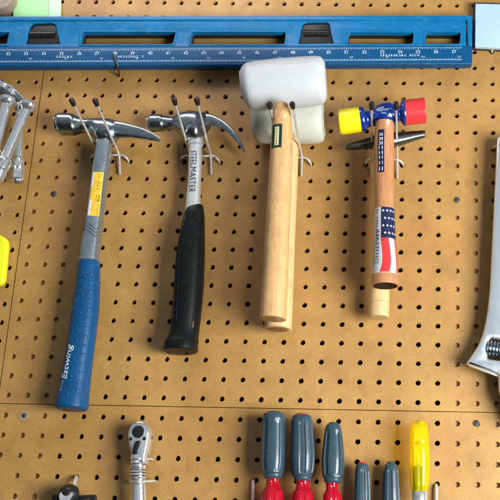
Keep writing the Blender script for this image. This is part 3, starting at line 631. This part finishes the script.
# ------------------------------------------------------------------ screwdrivers, butts up
def driver(label, keys, neck, d, cap=None, group='screwdrivers with slate blue grips'):
    S = Loft(keys, e=2.3, n=48)
    t = thing('screwdriver', label, 'screwdriver', Vector(S.at(1)[:3]), group)
    mb = MB()
    # rubber grip with flutes pressed in round its waist
    nn = 120; M = 60; rs = []; ph = random.uniform(0, 6)
    for i in range(M+1):
        f = i/M; row = []
        for j in range(nn):
            a = 2*math.pi*j/nn; fl = min(1, max(0, math.cos(a*6+ph)-.15)*2.6)*min(1, max(0, min(f-.14, .86-f))*9)
            row.append(S.pt(f, a, -.055*fl-.03*math.exp(-((f-.9)/.03)**2)))
        rs.append(row)
    q = S.at(0); L = Vector(q[3:6]).length
    capr = [[S.pt(0, 2*math.pi*j/nn, 0, (L-.2*(1-math.cos(b)))/L)+Vector((0, 0, .16*math.sin(b))) for j in range(nn)] for b in [math.pi/2*k/5 for k in range(5, 0, -1)]]
    q1 = S.at(1); L1 = Vector(q1[3:6]).length
    capb = [[S.pt(1, 2*math.pi*j/nn, 0, (L1-.1*(1-math.cos(b)))/L1)-Vector((0, 0, .1*math.sin(b))) for j in range(nn)] for b in [math.pi/2*k/4 for k in range(1, 5)]]
    mb.rings(capr+rs+capb); g = mb.build('grip', 'slate', t)
    mb = MB(); c = Vector(q[:3])+Vector((0, 0, .15)); mb.lathe(c, (0, 0, 1), [(0, L*.62), (.05, L*.6), (.08, L*.45)], 32); mb.build('butt_cap', cap or 'slate', t)
    if neck:
        N_ = Loft(neck, n=48); mb = MB(); rs = []
        for i in range(31):
            f = i/30; rs.append([N_.pt(f, 2*math.pi*j/48, (-.045 if j % 8 < 3 else 0)*max(0, min(1, (f-.12)*9))) for j in range(48)])
        mb.rings(rs); mb.build('neck', 'crimson', t)
    e = neck[-1] if neck else keys[-1]; a = P((e[0]+e[2])/2, e[1]+1, e[4])
    mb = MB(); mb.lathe(a, (0, 0, -1), [(-.6, .16), (4.2, .16), (4.5, .05)], 20); mb.build('shank', 'satin', t)
    # the clip on the board that holds it
    return t
d = 1.3
driver('large slate blue grip screwdriver with red neck, leftmost of the three tall ones', [(262.6, 416, 285.4, 416, d), (262, 420, 286, 420, d), (261.6, 430, 286.2, 430, d), (260.4, 455, 286.2, 455, d), (260.4, 466, 285.4, 466, d), (261.8, 472, 284, 472, d), (263.5, 476.5, 282.4, 476.5, d)],
       [(265.5, 472, 280, 472, d), (265.8, 482, 279.6, 482, d), (264, 489, 281.5, 489, d), (261, 496, 284, 496, d), (260, 540, 285, 540, d), (266, 552, 279, 552, d)], d)
driver('large slate blue grip screwdriver with red butt cap, middle of the three tall ones', [(291.8, 418, 312, 418, d), (290.8, 422, 313, 422, d), (290.4, 432, 313.8, 432, d), (289.6, 455, 315.4, 455, d), (290, 468, 314.6, 468, d), (291.6, 475, 312.6, 475, d), (293.6, 479, 311, 479, d)],
       [(295.5, 474, 310, 474, d), (296, 484, 309.6, 484, d), (294, 491, 311.5, 491, d), (291.5, 497, 314, 497, d), (290.5, 540, 315, 540, d), (296, 552, 309, 552, d)], d, 'red')
driver('medium slate blue grip screwdriver with red neck, rightmost of the three tall ones', [(325.4, 427, 341, 427, d), (324.4, 431, 342.2, 431, d), (323, 442, 343.6, 442, d), (321.2, 460, 345, 460, d), (321.4, 470, 344.4, 470, d), (322.4, 477, 343, 477, d), (324, 481, 341.6, 481, d)],
       [(325.5, 476, 338.6, 476, d), (325.8, 487, 338, 487, d), (324, 493, 340, 493, d), (322.5, 499, 342, 499, d), (322, 540, 342, 540, d), (327, 552, 337, 552, d)], d)
d = .95
driver('small slate blue screwdriver with a speck of red on its butt, beside the tall ones', [(355.6, 466.5, 368.8, 466.5, d), (354.6, 471, 369.6, 471, d), (353.8, 482, 370.4, 482, d), (353, 500, 371, 500, d), (353, 530, 370.6, 530, d), (356, 545, 367, 545, d)], None, d, 'red')
driver('small slate blue screwdriver standing beside the clear yellow one', [(384.2, 466.5, 397.6, 466.5, d), (383.2, 471, 398.6, 471, d), (382.6, 482, 399.4, 482, d), (382, 500, 400.2, 500, d), (382, 530, 400, 530, d), (385, 545, 397, 545, d)], None, d)
d = 1.35
S = Loft([(411.4, 424.6, 427, 424.6, d), (409.4, 429, 429, 429, d), (408.4, 441, 430, 441, d), (408.6, 444, 429.8, 444, d), (408.2, 448, 430.4, 448, d), (408.4, 470, 430.6, 470, d), (409.6, 484, 429.6, 484, d), (411.6, 491, 427.6, 491, d), (413, 494, 426.6, 494, d)], n=48, e=2.1)
t = thing('screwdriver', 'clear yellow plastic screwdriver with chrome collar, rightmost of the row', 'screwdriver', Vector(S.at(1)[:3]))
mb = MB(); nn = 64; rs = []
q = S.at(0); L = Vector(q[3:6]).length
rs += [[S.pt(0, 2*math.pi*j/nn, 0, (L-.18*(1-math.cos(b)))/L)+Vector((0, 0, .18*math.sin(b))) for j in range(nn)] for b in [math.pi/2*k/5 for k in range(5, 0, -1)]]
for i in range(41):
    f = i/40; v = Q(S.at(f)[:3])[1]; rs.append([S.pt(f, 2*math.pi*j/nn, (-.035*max(0, math.cos(j/nn*2*math.pi*8))**2 if v > 448 else 0)) for j in range(nn)])
mb.rings(rs); h = mb.build('handle', 'amber', t)
a = P(419.5, 492, d); mb = MB(); mb.lathe(a+Vector((-.08, 0, 0)), (0, 0, 1), [(0, .24), (.9, .24), (1.2, .2), (1.24, .1)], 24); mb.build('tang', 'green_l', h)
mb = MB(); mb.lathe(P(419.8, 492, d), (0, 0, -1), [(-.05, .34), (0, .37), (.4, .36), (.5, .2), (4, .17)], 32); mb.build('collar', 'chrome', t)
# pins of the holders
for q, lab in (((253.2, 481), 'thin silver peg hanging left of the tall screwdrivers'), ((436.2, 485), 'thin silver peg hanging right of the clear yellow screwdriver')):
    t = thing('wire_peg', lab, 'peg', P(*q, 0)); mb = MB(); mb.tube([P(q[0], q[1]-.5, -.25), P(q[0], q[1]+.5, .22), P(q[0]-.3, 530, .3)], .085, rad=.14); mb.build('wire', 'zinc', t)

# ------------------------------------------------------------------ black clamp at the lower left
d = 1.0
t = thing('clamp_tool', 'black tool with ringed round knob on a wire peg at the lower left border', 'tool', P(70, 497, d))
c = P(68.5, 497, d); mb = MB(); mb.lathe(c, (.12, -.45, .9), [(-1.2, .42), (0, .5), (.22, .5), (.42, .44), (.55, .3), (.6, .12)], 36); k_ = mb.build('knob', 'black', t)
mb = MB(); q = c+Vector((.02, -.5, .02)); mb.lathe(q, (.05, -.95, .25), [(-.02, .3), (.05, .3), (.06, .24), (.05, .2)], 28); mb.build('knob_ring', 'satin', k_)
mb = MB(); mb.plate([[(76, 495.5), (95, 494.5, .05), (96, 501), (90, 501), (89.5, 498.5), (76, 499)]], d-.2, d+.1, .03); mb.plate([[(51.5, 494.5, .1), (60, 494, .1), (60, 504), (52, 504)]], d-.3, d+.2, .05); mb.plate([[(56, 499.2), (90, 499.2), (90, 560), (56, 560)]], d-.35, d+.15, .05); mb.build('body', 'black', t)
mb = MB(); mb.tube([P(76.5, 476.5, -.2), P(76, 477.5, .35), P(73, 489, .75)], .1, rad=.15); mb.build('hang_wire', 'zinc', t)

# ------------------------------------------------------------------ light
def area(name, loc, target, size, power, col, sy=None):
    l = bpy.data.lights.new(name, 'AREA'); l.energy = power; l.color = col; l.shape = 'RECTANGLE'; l.size = size*IN; l.size_y = (sy or size)*IN
    o = bpy.data.objects.new(name, l); COL.objects.link(o); o.location = Vector(loc)*IN
    o.rotation_euler = (Vector(target)-Vector(loc)).to_track_quat('-Z', 'Y').to_euler()
area('window_light', (29, -40, -27), (-4, 0, -16), 27, 36, (1, .97, .93), 25)
area('top_sheen_fill', (-21, -12, 13), (-17, 0, 4.5), 26, 2.0, (1, .88, .86), 6)  # added unseen lamp, gives the pale sheen along the top of the board
w = bpy.data.worlds.new('World'); scene.world = w; w.use_nodes = True; nt = w.node_tree; bg = nt.nodes['Background']
tc = N(nt, 'ShaderNodeTexCoord'); n1 = N(nt, 'ShaderNodeTexNoise'); n1.inputs['Scale'].default_value = 3.5; n1.inputs['Detail'].default_value = 2
nt.links.new(tc.outputs['Generated'], n1.inputs['Vector'])
sx = N(nt, 'ShaderNodeSeparateXYZ'); nt.links.new(tc.outputs['Generated'], sx.inputs[0])
el = maprange(nt, sx.outputs['Z'], 0, 1, -1, 1)
room = ramp(nt, el, [(.2, (.10, .085, .07)), (.46, (.16, .16, .16)), (.53, (.75, .82, .90)), (.75, (.90, .96, 1.0)), (.86, (.30, .32, .34))])
clut = ramp(nt, n1.outputs['Fac'], [(.36, (.22, .23, .25)), (.5, (.75, .77, .8)), (.62, (1.25, 1.25, 1.25))])
nt.links.new(mix(nt, 1.0, room, clut, 'MULTIPLY'), bg.inputs['Color']); bg.inputs['Strength'].default_value = .41
scene.view_settings.view_transform = 'Standard'; scene.view_settings.look = 'None'; scene.view_settings.gamma = 1; scene.view_settings.exposure = .2
scene.render.resolution_x = scene.render.resolution_y = 1024
scene.cycles.use_denoising = True; scene.cycles.transparent_max_bounces = 24; scene.cycles.caustics_reflective = False
